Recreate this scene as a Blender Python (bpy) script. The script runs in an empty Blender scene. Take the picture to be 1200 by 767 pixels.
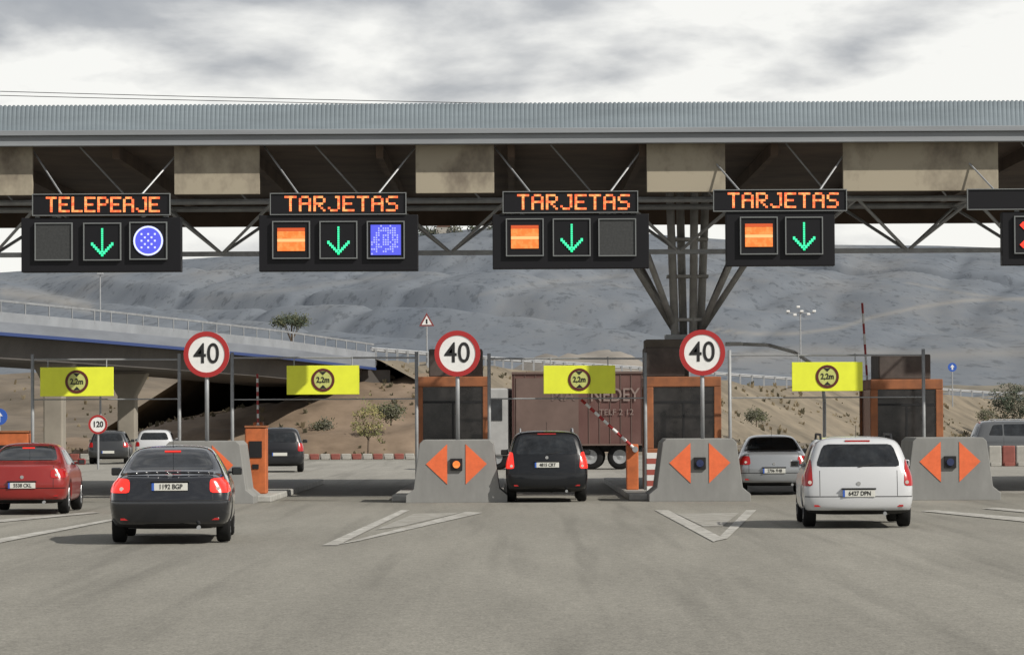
import bpy, bmesh, math, random
from mathutils import Vector, Matrix, noise
from mathutils.bvhtree import BVHTree
random.seed(7)
C = bpy.context.scene.collection
S=4000.; H=1.8; HY=491.; K=0.005
def P(x,y,D):
    xl=x-600; yl=y-383.5
    return Vector(((xl-K*yl)/S*D, D, H+(HY-383.5-(yl+K*xl))/S*D))
def G(x,y,z=0.0):
    yr=(y-383.5)+K*(x-600)+383.5-HY
    D=(H-z)*S/yr
    v=P(x,y,D); v.z=z
    return v
# ---------------------------------------------------------------- materials
MATS={}
def mat(name,col,rough=.6,metal=0,var=0,scale=3,emit=None,es=1,coat=0,bump=0,col2=None,detail=6,contrast=None,stretch=None,spec=None,emit2=None):
    if name in MATS: return MATS[name]
    m=bpy.data.materials.new(name); m.use_nodes=True; nt=m.node_tree; b=nt.nodes['Principled BSDF']
    c=(*col,1)
    b.inputs['Base Color'].default_value=c; b.inputs['Roughness'].default_value=rough; b.inputs['Metallic'].default_value=metal
    b.inputs['Coat Weight'].default_value=coat; b.inputs['Coat Roughness'].default_value=.06
    if spec is not None: b.inputs['Specular IOR Level'].default_value=spec
    if emit: b.inputs['Emission Color'].default_value=(*emit,1); b.inputs['Emission Strength'].default_value=es
    if emit2:
        tc=nt.nodes.new('ShaderNodeTexCoord'); n=nt.nodes.new('ShaderNodeTexNoise'); n.inputs['Scale'].default_value=9; n.inputs['Detail'].default_value=3
        r=nt.nodes.new('ShaderNodeValToRGB'); r.color_ramp.elements[0].position=.42; r.color_ramp.elements[1].position=.6; r.color_ramp.elements[0].color=(*emit,1); r.color_ramp.elements[1].color=(*emit2,1)
        nt.links.new(tc.outputs['Object'],n.inputs['Vector']); nt.links.new(n.outputs['Fac'],r.inputs['Fac']); nt.links.new(r.outputs['Color'],b.inputs['Emission Color'])
    if var or col2 or bump:
        tc=nt.nodes.new('ShaderNodeTexCoord'); n=nt.nodes.new('ShaderNodeTexNoise'); n.inputs['Scale'].default_value=scale; n.inputs['Detail'].default_value=detail; n.inputs['Roughness'].default_value=.65
        if stretch:
            mp=nt.nodes.new('ShaderNodeMapping'); mp.inputs['Scale'].default_value=stretch
            nt.links.new(tc.outputs['Object'],mp.inputs['Vector']); nt.links.new(mp.outputs['Vector'],n.inputs['Vector'])
        else: nt.links.new(tc.outputs['Object'],n.inputs['Vector'])
        if var or col2:
            r=nt.nodes.new('ShaderNodeValToRGB'); lo,hi=contrast or (.32,.68)
            r.color_ramp.elements[0].position=lo; r.color_ramp.elements[1].position=hi
            if col2: a,d=col,col2
            else: a=tuple(x*(1-var) for x in col); d=tuple(min(1,x*(1+var)) for x in col)
            r.color_ramp.elements[0].color=(*a,1); r.color_ramp.elements[1].color=(*d,1)
            nt.links.new(n.outputs['Fac'],r.inputs['Fac']); nt.links.new(r.outputs['Color'],b.inputs['Base Color'])
        if bump:
            bp=nt.nodes.new('ShaderNodeBump'); bp.inputs['Strength'].default_value=bump; bp.inputs['Distance'].default_value=.05
            n2=nt.nodes.new('ShaderNodeTexNoise'); n2.inputs['Scale'].default_value=scale*6; n2.inputs['Detail'].default_value=4
            nt.links.new(tc.outputs['Object'],n2.inputs['Vector']); nt.links.new(n2.outputs['Fac'],bp.inputs['Height']); nt.links.new(bp.outputs['Normal'],b.inputs['Normal'])
    MATS[name]=m; return m
concrete=mat('concrete',(.225,.225,.215),.85,var=.18,scale=1.1,bump=.06,stretch=(1,1,.4),detail=8)
conc_light=mat('concrete_light',(.36,.34,.30),.85,var=.2,scale=.8)
kerbm=mat('kerb_concrete',(.36,.355,.33),.85,var=.25,scale=3)
beige=mat('beige_panel',(.13,.105,.08),.8,col2=(.34,.30,.225),scale=.75,stretch=(1,1,.7),contrast=(.30,.52),detail=5)
steel=mat('galvanised_steel',(.30,.31,.315),.5,.1,var=.2,scale=3)
steel_l=mat('light_steel',(.34,.35,.36),.45,.3,var=.15,scale=3)
railm=mat('weathered_rail',(.24,.25,.26),.6,.1,var=.2,scale=2)
roofm=mat('corrugated_roof_sheet',(.185,.22,.245),.7,.0,var=.14,scale=.6,stretch=(.4,1,3),spec=.25)
gutm=mat('gutter_metal',(.235,.25,.265),.6,.0,var=.18,scale=.5,stretch=(.3,1,4),spec=.3)
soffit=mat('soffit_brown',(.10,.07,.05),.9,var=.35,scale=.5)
black=mat('black_housing',(.009,.009,.011),.5,spec=.25)
blackp=mat('black_plastic',(.016,.016,.017),.55,spec=.3)
bezel=mat('bezel_grey',(.16,.17,.17),.5)
offm=mat('unlit_matrix',(.035,.037,.037),.6,var=.3,scale=20)
ledo=mat('led_orange',(.3,.05,.02),.5,emit=(1,.13,.04),es=1.1,emit2=(1,.46,.14))
green=mat('led_green',(.02,.3,.15),.5,emit=(.05,.95,.42),es=1.0)
blue=mat('led_blue',(.03,.03,.3),.5,emit=(.09,.11,.70),es=.9)
wled=mat('led_white',(.5,.5,.6),.5,emit=(.5,.58,1),es=.85)
amb=mat('led_amber',(.4,.1,.02),.5,emit=(1,.20,.03),es=.75,emit2=(1,.36,.09))
ambd=mat('led_amber_dim',(.3,.05,.01),.5,emit=(.62,.08,.02),es=.7)
redled=mat('led_red',(.4,.02,.01),.5,emit=(1,.04,.02),es=1.2)
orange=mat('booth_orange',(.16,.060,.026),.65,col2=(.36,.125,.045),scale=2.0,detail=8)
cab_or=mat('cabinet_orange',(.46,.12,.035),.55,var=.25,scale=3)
arrow_or=mat('arrow_orange',(.72,.14,.045),.6,var=.12,scale=6)
yellow=mat('sign_yellow',(.78,.83,.045),.5,var=.05,scale=3)
ygrey=mat('sign_grey_yellow',(.50,.53,.16),.6,var=.1,scale=8)
white=mat('white_paint',(.74,.74,.72),.5,var=.06,scale=4)
redp=mat('sign_red',(.36,.02,.02),.5)
darkred=mat('ring_dark_red',(.10,.015,.012),.5)
inkm=mat('ink_black',(.01,.01,.01),.6)
bluep=mat('sign_blue',(.03,.10,.42),.5)
glass=mat('car_glass',(.012,.014,.016),.07,spec=.75,var=.7,scale=4)  # mottling in the glass colour stands in for window glare
booth_glass=mat('booth_glass',(.020,.018,.017),.15,var=.8,scale=2.2)
rubber=mat('tyre_rubber',(.014,.014,.014),.85,spec=.2)
rimm=mat('rim_alloy',(.35,.36,.37),.35,.7)
tail=mat('tail_red',(.38,.010,.010),.2,coat=.4)
tail_on=mat('tail_red_lit',(.5,.01,.01),.2,emit=(1,.04,.02),es=.9,coat=.5)
clearl=mat('lens_clear',(.55,.5,.45),.2,coat=.5)
platem=mat('plate_white',(.6,.6,.55),.5)
chrome=mat('chrome',(.6,.6,.6),.2,1)
bluefas=mat('bridge_blue',(.022,.045,.15),.6)
bridgec=mat('bridge_concrete',(.165,.18,.205),.85,var=.2,scale=.4,stretch=(.3,.3,2))
girdm=mat('girder_dark',(.10,.092,.085),.9,var=.2,scale=.4)  # concrete darkened in colour for the shadow beneath the deck
pierm=mat('pier_concrete',(.26,.235,.195),.9,var=.15,scale=.6)
lens_blue=mat('lens_dark_blue',(.02,.03,.09),.15,coat=.5)
# ---------------------------------------------------------------- mesh builder
def props(o,label=None,cat=None,group=None,kind=None):
    if label: o['label']=label
    if cat: o['category']=cat
    if group: o['group']=group
    if kind: o['kind']=kind
    return o
def T(name,label,cat,loc=(0,0,0),rz=0,group=None):
    o=bpy.data.objects.new(name,None); C.objects.link(o); o.empty_display_size=.2
    o.location=loc; o.rotation_euler=(0,0,rz); return props(o,label,cat,group)
class MB:
    def __init__(s): s.v=[];s.f=[];s.m=[];s.mi=0;s.pc=[]
    def add(s,vs,fs):
        s.pc.append((vs,fs,s.mi))
        n=len(s.v); s.v+=[Vector(v) for v in vs]
        for f in fs: s.f.append([n+i for i in f]); s.m.append(s.mi)
        return s
    def each(s,name,mats,parent,**k):
        out=[]
        for vs,fs,mi in s.pc:
            q=MB();q.add(vs,fs);out.append(q.build(name,mats[mi] if isinstance(mats,(list,tuple)) else mats,parent,**k))
        return out
    def box(s,x0,x1,y0,y1,z0,z1):
        return s.add([(x0,y0,z0),(x1,y0,z0),(x1,y1,z0),(x0,y1,z0),(x0,y0,z1),(x1,y0,z1),(x1,y1,z1),(x0,y1,z1)],
          [(0,3,2,1),(4,5,6,7),(0,1,5,4),(1,2,6,5),(2,3,7,6),(3,0,4,7)])
    def prism(s,poly,y0,y1,scale1=1):
        n=len(poly)
        vs=[(x,y0,z) for x,z in poly]+[(x*scale1,y1,z) for x,z in poly]
        fs=[tuple(range(n)),tuple(reversed(range(n,2*n)))]+[(i,i+n,(i+1)%n+n,(i+1)%n) for i in range(n)]
        return s.add(vs,fs)
    def disc(s,cx,cz,r,y0,y1,n=32):
        return s.prism([(cx+r*math.cos(2*math.pi*i/n),cz+r*math.sin(2*math.pi*i/n)) for i in range(n)],y0,y1)
    def ring(s,cx,cz,r0,r1,y0,y1,n=36):
        vs=[];fs=[]
        for i in range(n):
            a=2*math.pi*i/n;c,d=math.cos(a),math.sin(a)
            vs+=[(cx+r1*c,y0,cz+r1*d),(cx+r0*c,y0,cz+r0*d),(cx+r0*c,y1,cz+r0*d),(cx+r1*c,y1,cz+r1*d)]
        for i in range(n):
            a=4*i;b=4*((i+1)%n)
            for k in range(4):
                k2=(k+1)%4; fs.append((a+k,a+k2,b+k2,b+k))
        return s.add(vs,fs)
    def tube(s,p0,p1,r,n=8,r2=None,cap=True):
        p0=Vector(p0);p1=Vector(p1);d=(p1-p0)
        if d.length<1e-6: return s
        d.normalize();u=d.orthogonal().normalized();w=d.cross(u);r2=r if r2 is None else r2
        vs=[p0+(u*math.cos(2*math.pi*i/n)+w*math.sin(2*math.pi*i/n))*r for i in range(n)]+[p1+(u*math.cos(2*math.pi*i/n)+w*math.sin(2*math.pi*i/n))*r2 for i in range(n)]
        fs=[(i,(i+1)%n,(i+1)%n+n,i+n) for i in range(n)]
        if cap: fs+=[tuple(reversed(range(n))),tuple(range(n,2*n))]
        return s.add(vs,fs)
    def path(s,pts,r,n=6):
        for a,b in zip(pts[:-1],pts[1:]): s.tube(a,b,r,n)
        return s
    def lathex(s,prof,cx,cy,cz,n=28):
        m=len(prof);vs=[];fs=[]
        for i in range(n):
            a=2*math.pi*i/n
            for x,r in prof: vs.append((cx+x,cy+r*math.cos(a),cz+r*math.sin(a)))
        for i in range(n):
            for j in range(m-1):
                fs.append((i*m+j,i*m+j+1,((i+1)%n)*m+j+1,((i+1)%n)*m+j))
        return s.add(vs,fs)
    def sweep(s,path,sec,closed=True):
        n=len(sec);vs=[];fs=[]
        for i,p in enumerate(path):
            a=path[max(i-1,0)];b=path[min(i+1,len(path)-1)]
            d=Vector((b.x-a.x,b.y-a.y,0)).normalized();nr=Vector((-d.y,d.x,0))
            if nr.y<0: nr=-nr
            for o,z in sec: vs.append(p+nr*o+Vector((0,0,z)))
        for i in range(len(path)-1):
            for j in range(n if closed else n-1):
                k=(j+1)%n; fs.append((i*n+j,i*n+k,(i+1)*n+k,(i+1)*n+j))
        if closed: fs+=[tuple(range(n)),tuple(range((len(path)-1)*n,len(path)*n))]
        return s.add(vs,fs)
    def build(s,name,mats,parent=None,smooth=False,bevel=0,world=False,fix=True):
        if not isinstance(mats,(list,tuple)): mats=[mats]
        off=Vector((0,0,0)); vs=s.v
        if parent is not None and world: off=parent.matrix_basis.translation.copy()
        if parent is None:
            xs=[v.x for v in vs];ys=[v.y for v in vs];zs=[v.z for v in vs]
            off=Vector(((min(xs)+max(xs))/2,(min(ys)+max(ys))/2,min(zs)))
        me=bpy.data.meshes.new(name); me.from_pydata([tuple(v-off) for v in vs],[],s.f)
        for m in mats: me.materials.append(m)
        for p,mi in zip(me.polygons,s.m): p.material_index=mi; p.use_smooth=smooth
        if fix:
            bm=bmesh.new();bm.from_mesh(me);bmesh.ops.recalc_face_normals(bm,faces=bm.faces);bm.to_mesh(me);bm.free()
        o=bpy.data.objects.new(name,me);C.objects.link(o)
        if parent is None: o.location=off
        else: o.parent=parent
        if bevel:
            b=o.modifiers.new('bevel','BEVEL');b.width=bevel;b.segments=2;b.limit_method='ANGLE'
        return o
def text_obj(name,txt,size,m,parent,loc,bold=.0,thick=.004,sx=1,rz=0):
    cu=bpy.data.curves.new(name,'FONT');cu.body=txt;cu.size=size;cu.align_x='CENTER';cu.align_y='CENTER';cu.offset=bold;cu.extrude=thick
    t=bpy.data.objects.new('tmp',cu);C.objects.link(t)
    dg=bpy.context.evaluated_depsgraph_get();dg.update()
    me=bpy.data.meshes.new_from_object(t.evaluated_get(dg));bpy.data.objects.remove(t)
    me.materials.clear();me.materials.append(m)
    me.transform(Matrix.Rotation(math.radians(90),4,'X')@Matrix.Diagonal((sx,1,1,1)))
    me.name=name
    o=bpy.data.objects.new(name,me);C.objects.link(o);o.parent=parent;o.location=loc;o.rotation_euler=(0,0,rz)
    return o
# ---------------------------------------------------------------- world and sun
sunv=Vector((.80,-.55,0)).normalized();EL=math.radians(38)
w=bpy.data.worlds.new("World");bpy.context.scene.world=w;w.use_nodes=True;nt=w.node_tree;N=nt.nodes;L=nt.links
bg=N['Background'];bg.inputs['Strength'].default_value=.1
sky=N.new('ShaderNodeTexSky');sky.sky_type='NISHITA';sky.sun_disc=False;sky.sun_elevation=EL;sky.sun_rotation=math.atan2(sunv.x,sunv.y)
tc=N.new('ShaderNodeTexCoord');mp=N.new('ShaderNodeMapping');mp.inputs['Scale'].default_value=(15,15,38);mp.inputs['Location'].default_value=(3.1,0,.9)
L.new(tc.outputs['Generated'],mp.inputs['Vector'])
n1=N.new('ShaderNodeTexNoise');n1.inputs['Scale'].default_value=1;n1.inputs['Detail'].default_value=9;n1.inputs['Roughness'].default_value=.52;n1.inputs['Distortion'].default_value=.15
L.new(mp.outputs['Vector'],n1.inputs['Vector'])
sp=N.new('ShaderNodeSeparateXYZ');L.new(tc.outputs['Generated'],sp.inputs[0])
mr=N.new('ShaderNodeMapRange');mr.inputs['From Min'].default_value=.094;mr.inputs['From Max'].default_value=.127;mr.inputs['To Min'].default_value=.26;mr.inputs['To Max'].default_value=-.10
L.new(sp.outputs['Z'],mr.inputs['Value'])
st_=N.new('ShaderNodeMath');st_.operation='MULTIPLY_ADD';st_.inputs[1].default_value=1.8;st_.inputs[2].default_value=-.38;L.new(n1.outputs['Fac'],st_.inputs[0])
ad=N.new('ShaderNodeMath');ad.operation='ADD';L.new(st_.outputs[0],ad.inputs[0]);L.new(mr.outputs['Result'],ad.inputs[1])
cr=N.new('ShaderNodeValToRGB');e=cr.color_ramp.elements
e[0].position=.22;e[0].color=(.40,.415,.445,1);e[1].position=.80;e[1].color=(1.03,1.02,.98,1)
k=e.new(.44);k.color=(.50,.51,.53,1);k=e.new(.60);k.color=(.74,.74,.735,1)
L.new(ad.outputs[0],cr.inputs['Fac'])
dk=N.new('ShaderNodeMapRange');dk.inputs['From Min'].default_value=.15;dk.inputs['From Max'].default_value=.5;dk.inputs['To Min'].default_value=9.6;dk.inputs['To Max'].default_value=8.2
L.new(sp.outputs['Z'],dk.inputs['Value'])
mu=N.new('ShaderNodeVectorMath');mu.operation='SCALE';L.new(dk.outputs[0],mu.inputs['Scale'])
L.new(cr.outputs['Color'],mu.inputs[0])
mx=N.new('ShaderNodeMix');mx.data_type='RGBA';mx.inputs['Factor'].default_value=.92
L.new(sky.outputs['Color'],mx.inputs['A']);L.new(mu.outputs['Vector'],mx.inputs['B']);L.new(mx.outputs['Result'],bg.inputs['Color'])
sl=bpy.data.lights.new('sun','SUN');sl.energy=4.6;sl.angle=math.radians(.8);sl.color=(1,.95,.87)
so=bpy.data.objects.new('sun',sl);C.objects.link(so)
sv=Vector((sunv.x*math.cos(EL),sunv.y*math.cos(EL),math.sin(EL)));so.rotation_euler=sv.to_track_quat('Z','Y').to_euler();so.location=(30,-30,40)
cam=bpy.data.cameras.new('camera');cam.lens=120;cam.sensor_width=36;cam.clip_end=20000;cam.clip_start=.5
co=bpy.data.objects.new('camera',cam);C.objects.link(co)
co.matrix_world=Matrix.Translation((0,0,H))@Matrix.Rotation(math.pi/2+math.atan(107.5/S),4,'X')@Matrix.Rotation(-K,4,'Z')
bpy.context.scene.camera=co
vs=bpy.context.scene.view_settings;vs.view_transform='Standard';vs.look='None';vs.exposure=0
# ---------------------------------------------------------------- ground
def structure(mb,name,m,**k):
    o=mb.build(name,m,**k);o['kind']='structure';return o
dry=mat('dry_ground',(.11,.09,.066),.95,col2=(.20,.168,.122),scale=.12,detail=9)
structure(MB().add([(-4000,-200,0),(4000,-200,0),(4000,6000,0),(-4000,6000,0)],[(0,1,2,3)]),'ground',dry,fix=False)
def road_material(name,base):
    m=bpy.data.materials.new(name);m.use_nodes=True;nt=m.node_tree;b=nt.nodes['Principled BSDF'];b.inputs['Roughness'].default_value=.9;b.inputs['Specular IOR Level'].default_value=.2
    tc=nt.nodes.new('ShaderNodeTexCoord')
    def nz(sc,det,st,rot=0,ro=.6,dist=0):
        mp=nt.nodes.new('ShaderNodeMapping');mp.inputs['Scale'].default_value=st;mp.inputs['Rotation'].default_value=(0,0,rot)
        n=nt.nodes.new('ShaderNodeTexNoise');n.inputs['Scale'].default_value=sc;n.inputs['Detail'].default_value=det;n.inputs['Roughness'].default_value=ro;n.inputs['Distortion'].default_value=dist
        nt.links.new(tc.outputs['Object'],mp.inputs[0]);nt.links.new(mp.outputs[0],n.inputs['Vector']);return n.outputs['Fac']
    def ramp(src,lo,hi,a,bb):
        r=nt.nodes.new('ShaderNodeMapRange');r.inputs['From Min'].default_value=lo;r.inputs['From Max'].default_value=hi;r.inputs['To Min'].default_value=a;r.inputs['To Max'].default_value=bb
        nt.links.new(src,r.inputs['Value']);return r.outputs[0]
    def mul(a,c):
        q=nt.nodes.new('ShaderNodeMath');q.operation='MULTIPLY';nt.links.new(a,q.inputs[0]);nt.links.new(c,q.inputs[1]);return q.outputs[0]
    f=ramp(nz(.28,6,(1,.22,1),.1),.3,.7,.86,1.14)
    f=mul(f,ramp(nz(.9,6,(1,.10,1),.12,.7),.35,.7,1.07,.90))
    f=mul(f,ramp(nz(9,4,(1,.4,1)),.2,.8,.82,1.18))
    f=mul(f,ramp(nz(34,3,(1,.35,1),0,.8),.25,.75,.62,1.38))
    for rot in (1.15,.95,-.3,.12):
        f=mul(f,ramp(nz(1.5,2,(1,.03,1),rot,.5),.60,.72,1.0,.86))
    v=nt.nodes.new('ShaderNodeVectorMath');v.operation='SCALE';v.inputs[0].default_value=base;nt.links.new(f,v.inputs['Scale']);nt.links.new(v.outputs[0],b.inputs['Base Color'])
    bp=nt.nodes.new('ShaderNodeBump');bp.inputs['Strength'].default_value=.35;bp.inputs['Distance'].default_value=.02
    nt.links.new(nz(30,3,(1,1,1)),bp.inputs['Height']);nt.links.new(bp.outputs[0],b.inputs['Normal'])
    return m
asph=road_material('worn_asphalt',(.222,.213,.185));slab=road_material('toll_slab_concrete',(.268,.258,.230))
structure(MB().add([(-120,-60,.004),(120,-60,.004),(120,168,.004),(-120,168,.004)],[(0,1,2,3)]),'road',asph,fix=False)
structure(MB().add([(-60,80,.008),(60,80,.008),(60,150,.008),(-60,150,.008)],[(0,1,2,3)]),'toll_pavement',slab,fix=False)
mk=bpy.data.materials.new('worn_road_paint');mk.use_nodes=True;nt=mk.node_tree;b=nt.nodes['Principled BSDF'];b.inputs['Roughness'].default_value=.8
tcn=nt.nodes.new('ShaderNodeTexCoord');nn=nt.nodes.new('ShaderNodeTexNoise');nn.inputs['Scale'].default_value=2.4;nn.inputs['Detail'].default_value=9;nn.inputs['Roughness'].default_value=.78
r=nt.nodes.new('ShaderNodeValToRGB');r.color_ramp.elements[0].position=.42;r.color_ramp.elements[0].color=(.235,.226,.20,1);r.color_ramp.elements[1].position=.62;r.color_ramp.elements[1].color=(.52,.51,.47,1)
nt.links.new(tcn.outputs['Object'],nn.inputs['Vector']);nt.links.new(nn.outputs['Fac'],r.inputs['Fac']);nt.links.new(r.outputs['Color'],b.inputs['Base Color'])
faint=mat('faded_road_paint',(.23,.22,.19),.85,col2=(.36,.35,.32),scale=2.4,detail=9,contrast=(.42,.66))
marks=[[(378,638),(396,638),(480,597),(470,597)],[(396,637),(420,633),(566,600),(546,599)],
 [(767,597),(783,597),(846,629),(836,634)],[(874,597),(886,597),(852,630),(838,633)],
 [(-10,637),(-10,632),(150,604),(164,603)],[(-10,612),(-10,609),(110,599),(118,600)],[(1078,598),(1096,597),(1215,607),(1215,612)],[(1150,595),(1168,594),(1215,598),(1215,601)]]
fm=[[(486,601),(540,600),(470,616),(440,620)],[(792,601),(866,600),(846,616),(824,616)]]
for i,q in enumerate(marks):
    structure(MB().add([G(x,y,.014+.0005*i) for x,y in q],[(0,1,2,3)]),'road_marking',mk,fix=False)
for i,q in enumerate(fm):
    structure(MB().add([G(x,y,.0115) for x,y in q],[(0,1,2,3)]),'road_marking',faint,fix=False)
# ---------------------------------------------------------------- hills
def sky_y(x):
    pts=[(-800,345),(-300,325),(0,316),(150,306),(300,296),(420,284),(500,272),(600,264),(700,268),(800,278),(950,288),(1100,290),(1250,296),(2000,320)]
    for (a,ya),(b_,yb) in zip(pts[:-1],pts[1:]):
        if a<=x<=b_: return ya+(yb-ya)*(x-a)/(b_-a)
    return 345 if x<0 else 320
def hz(X,D):
    px=600+X/D*S
    t=(D-380)/1000.
    ys=sky_y(px)
    tt=max(0,min(1,t));f=tt**.62
    y=484+(ys-484)*f
    z=H+(HY-y)/S*D
    if t>1: z=H+(HY-ys)/S*1380-(D-1380)*.10
    a=min(1,max(0,t*2.2))*(1 if t<.80 else max(0,1-(t-.80)*6))
    g=noise.noise(Vector((X/85+D/240,D/560,7)));g2=noise.noise(Vector((X/34-D/260,D/380,17)))
    g3=noise.noise(Vector((X/16+D/200,D/240,29)))
    z+=a*(4.0*noise.fractal(Vector((X/150,D/330,1.3)),1.0,2.0,3)-26.0*max(0,.22-abs(g))-7.5*max(0,.2-abs(g2))-2.2*max(0,.2-abs(g3))+3)
    return z
def field(x0,x1,y0,y1,nx,ny,fn):
    m=MB();v=[];f=[]
    for j in range(ny+1):
        for i in range(nx+1):
            X=x0+(x1-x0)*i/nx;Y=y0+(y1-y0)*j/ny;v.append((X,Y,fn(X,Y)))
    for j in range(ny):
        for i in range(nx):
            a=j*(nx+1)+i;f.append((a,a+1,a+nx+2,a+nx+1))
    return m.add(v,f)
hm=bpy.data.materials.new('scrub_hill_painted_haze');hm.use_nodes=True;nt=hm.node_tree;b=nt.nodes['Principled BSDF'];b.inputs['Roughness'].default_value=1;b.inputs['Specular IOR Level'].default_value=0  # distance haze is mixed into the blue-grey hill colours
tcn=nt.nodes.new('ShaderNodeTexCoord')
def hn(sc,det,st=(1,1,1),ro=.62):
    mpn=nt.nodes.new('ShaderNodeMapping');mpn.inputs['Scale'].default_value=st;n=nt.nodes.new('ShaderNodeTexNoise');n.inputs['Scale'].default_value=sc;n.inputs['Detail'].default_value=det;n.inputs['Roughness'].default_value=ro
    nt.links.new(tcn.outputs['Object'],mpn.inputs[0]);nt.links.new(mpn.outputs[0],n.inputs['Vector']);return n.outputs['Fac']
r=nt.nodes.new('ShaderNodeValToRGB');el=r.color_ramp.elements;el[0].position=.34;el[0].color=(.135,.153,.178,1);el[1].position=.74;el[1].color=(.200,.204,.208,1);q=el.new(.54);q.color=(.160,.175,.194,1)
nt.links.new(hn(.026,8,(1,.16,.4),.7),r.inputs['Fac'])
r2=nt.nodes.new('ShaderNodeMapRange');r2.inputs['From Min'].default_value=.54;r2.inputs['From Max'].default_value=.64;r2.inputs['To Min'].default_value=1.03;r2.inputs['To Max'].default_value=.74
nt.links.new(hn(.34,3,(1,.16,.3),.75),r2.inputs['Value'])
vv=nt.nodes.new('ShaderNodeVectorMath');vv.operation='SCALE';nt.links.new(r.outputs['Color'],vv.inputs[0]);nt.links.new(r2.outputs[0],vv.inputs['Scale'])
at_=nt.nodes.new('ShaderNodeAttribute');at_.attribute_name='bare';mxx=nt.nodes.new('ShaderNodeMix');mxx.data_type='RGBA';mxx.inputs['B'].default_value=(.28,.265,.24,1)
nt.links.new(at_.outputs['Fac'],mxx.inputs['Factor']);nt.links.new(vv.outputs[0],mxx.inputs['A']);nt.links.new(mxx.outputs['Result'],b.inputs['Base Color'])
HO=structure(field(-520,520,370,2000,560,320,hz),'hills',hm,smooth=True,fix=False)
tracks=[([(836,386),(880,391),(930,391),(985,384),(1020,372),(1075,360),(1130,352),(1260,348)],2.0,.6),([(1060,330),(1120,342),(1260,360)],1.6,.4),([(560,345),(640,330),(740,322)],2.2,.2),([(230,352),(330,340),(470,322)],3,.2),([(700,300),(800,318),(900,330)],1.8,.2),([(0,342),(60,350),(110,362)],7,.55),([(860,418),(960,410),(1080,416),(1230,412)],6,.45)]
me=HO.data;at2=me.attributes.new('bare','FLOAT','POINT');off=HO.location
vals=[]
for v in me.vertices:
    D=v.co.y+off.y;X=v.co.x+off.x;z=v.co.z+off.z
    px=600+X/D*S;py=HY-(z-H)/D*S-K*(px-600);f=0
    if -60<px<1260 and D<1400:
        for pts,wd,amt in tracks:
            for (a,ya),(b_,yb) in zip(pts[:-1],pts[1:]):
                if a<=px<=b_:
                    d=abs(py-(ya+(yb-ya)*(px-a)/(b_-a)));f=max(f,amt*max(0,1-d/wd/1.6))
    vals.append(f)
at2.data.foreach_set('value',vals)
def hill_hit(x,y):
    D=390
    while D<1380:
        p=P(x,y,D)
        if hz(p.x,D)>=p.z: return Vector((p.x,D,hz(p.x,D)))
        D+=3
    p=P(x,y,1370);return Vector((p.x,1370,hz(p.x,1370)))
def bankz(X,Y):
    t=max(0,min(1,(Y-205)/80.));px=600+X/Y*S
    e=max(0,min(1,(600-px)/140.))
    return -.3+e*(5.6*(t*t*(3-2*t)))+e*t*1.2*noise.fractal(Vector((X/14,Y/18,0)),1,2,4)+.25*noise.noise(Vector((X/3,Y/4,2)))*t
earth=mat('brown_earth',(.085,.068,.048),.95,col2=(.18,.145,.105),scale=.2,detail=10)  # earth tones darkened to stand in for shade around the bridge
structure(field(-75,15,200,340,90,90,bankz),'earth_bank',earth,smooth=True,fix=False)
tan=mat('pale_dirt',(.21,.19,.165),.95,var=.28,scale=.12,detail=8)  # light dirt, paled further in colour for distance haze
def moundz(X,Y):
    a=math.exp(-((X-4)/10.)**2-((Y-385)/30.)**2)+.72*math.exp(-((X-16)/9.)**2-((Y-380)/30.)**2)+.5*math.exp(-((X+12)/9.)**2-((Y-390)/30.)**2);return -.5+8.2*a+1.5*min(1,a*2)*noise.fractal(Vector((X/5,Y/9,0)),1,2,5)
structure(field(-42,52,320,460,80,60,moundz),'dirt_mound',tan,smooth=True,fix=False)
def slopez(X,Y):
    t=max(0,min(1,(Y-345)/70.));return -.3+t*(5.4+1.5*noise.fractal(Vector((X/20,Y/20,4)),1,2,4))
structure(field(10,160,340,460,80,50,slopez),'dry_slope',mat('dry_grass_slope',(.11,.10,.08),.95,col2=(.21,.185,.14),scale=.14,detail=9),smooth=True,fix=False)
# ---------------------------------------------------------------- ramp: bridge + embankment
Rp=[(-500,316,112),(-200,331,128),(0,350,141),(110,361,150),(220,373,161),(330,386,175),(440,402,192),(600,415,217),(760,426,246),(960,441,288),(1165,456,338),(1500,466,430),(1900,470,520)]
path=[]
for x,y,D in Rp:
    p=P(x,y,D);p.z-=.95;path.append(p)
br=T('road_bridge','grey concrete road bridge with a blue stripe crossing behind the left toll lanes','bridge',(path[4].x,path[4].y,0))
bp_=path[:7]
MB().sweep(bp_,[(0,0),(0,-.50),(8,-.50),(8,0)]).build('deck',bridgec,br,world=True)
MB().sweep(bp_,[(-.04,-.42),(-.04,-.56),(.1,-.56),(.1,-.42)]).build('blue_stripe',bluefas,br,world=True)
MB().sweep(bp_,[(.8,-.52),(1.0,-1.45),(6.7,-1.45),(7,-.52)]).build('girder',girdm,br,world=True)
MB().sweep(bp_,[(.03,.003),(.03,.42),(.3,.42),(.3,.003)]).build('parapet',mat('parapet_concrete',(.23,.245,.265),.85,var=.15,scale=.5),br,world=True)
m=MB();m.sweep(bp_,[(.08,.84),(.08,.93),(.2,.93),(.2,.84)]).build('handrail',railm,br,world=True)
m=MB()
for a,b_ in zip(bp_[:-1],bp_[1:]):
    n=int((b_-a).length/1.9)
    for i in range(n):
        p=a.lerp(b_,i/n);m.tube(p+Vector((0,.14,.3)),p+Vector((0,.14,.84)),.035,5)
m.each('railing_post',railm,br,world=True)
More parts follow.
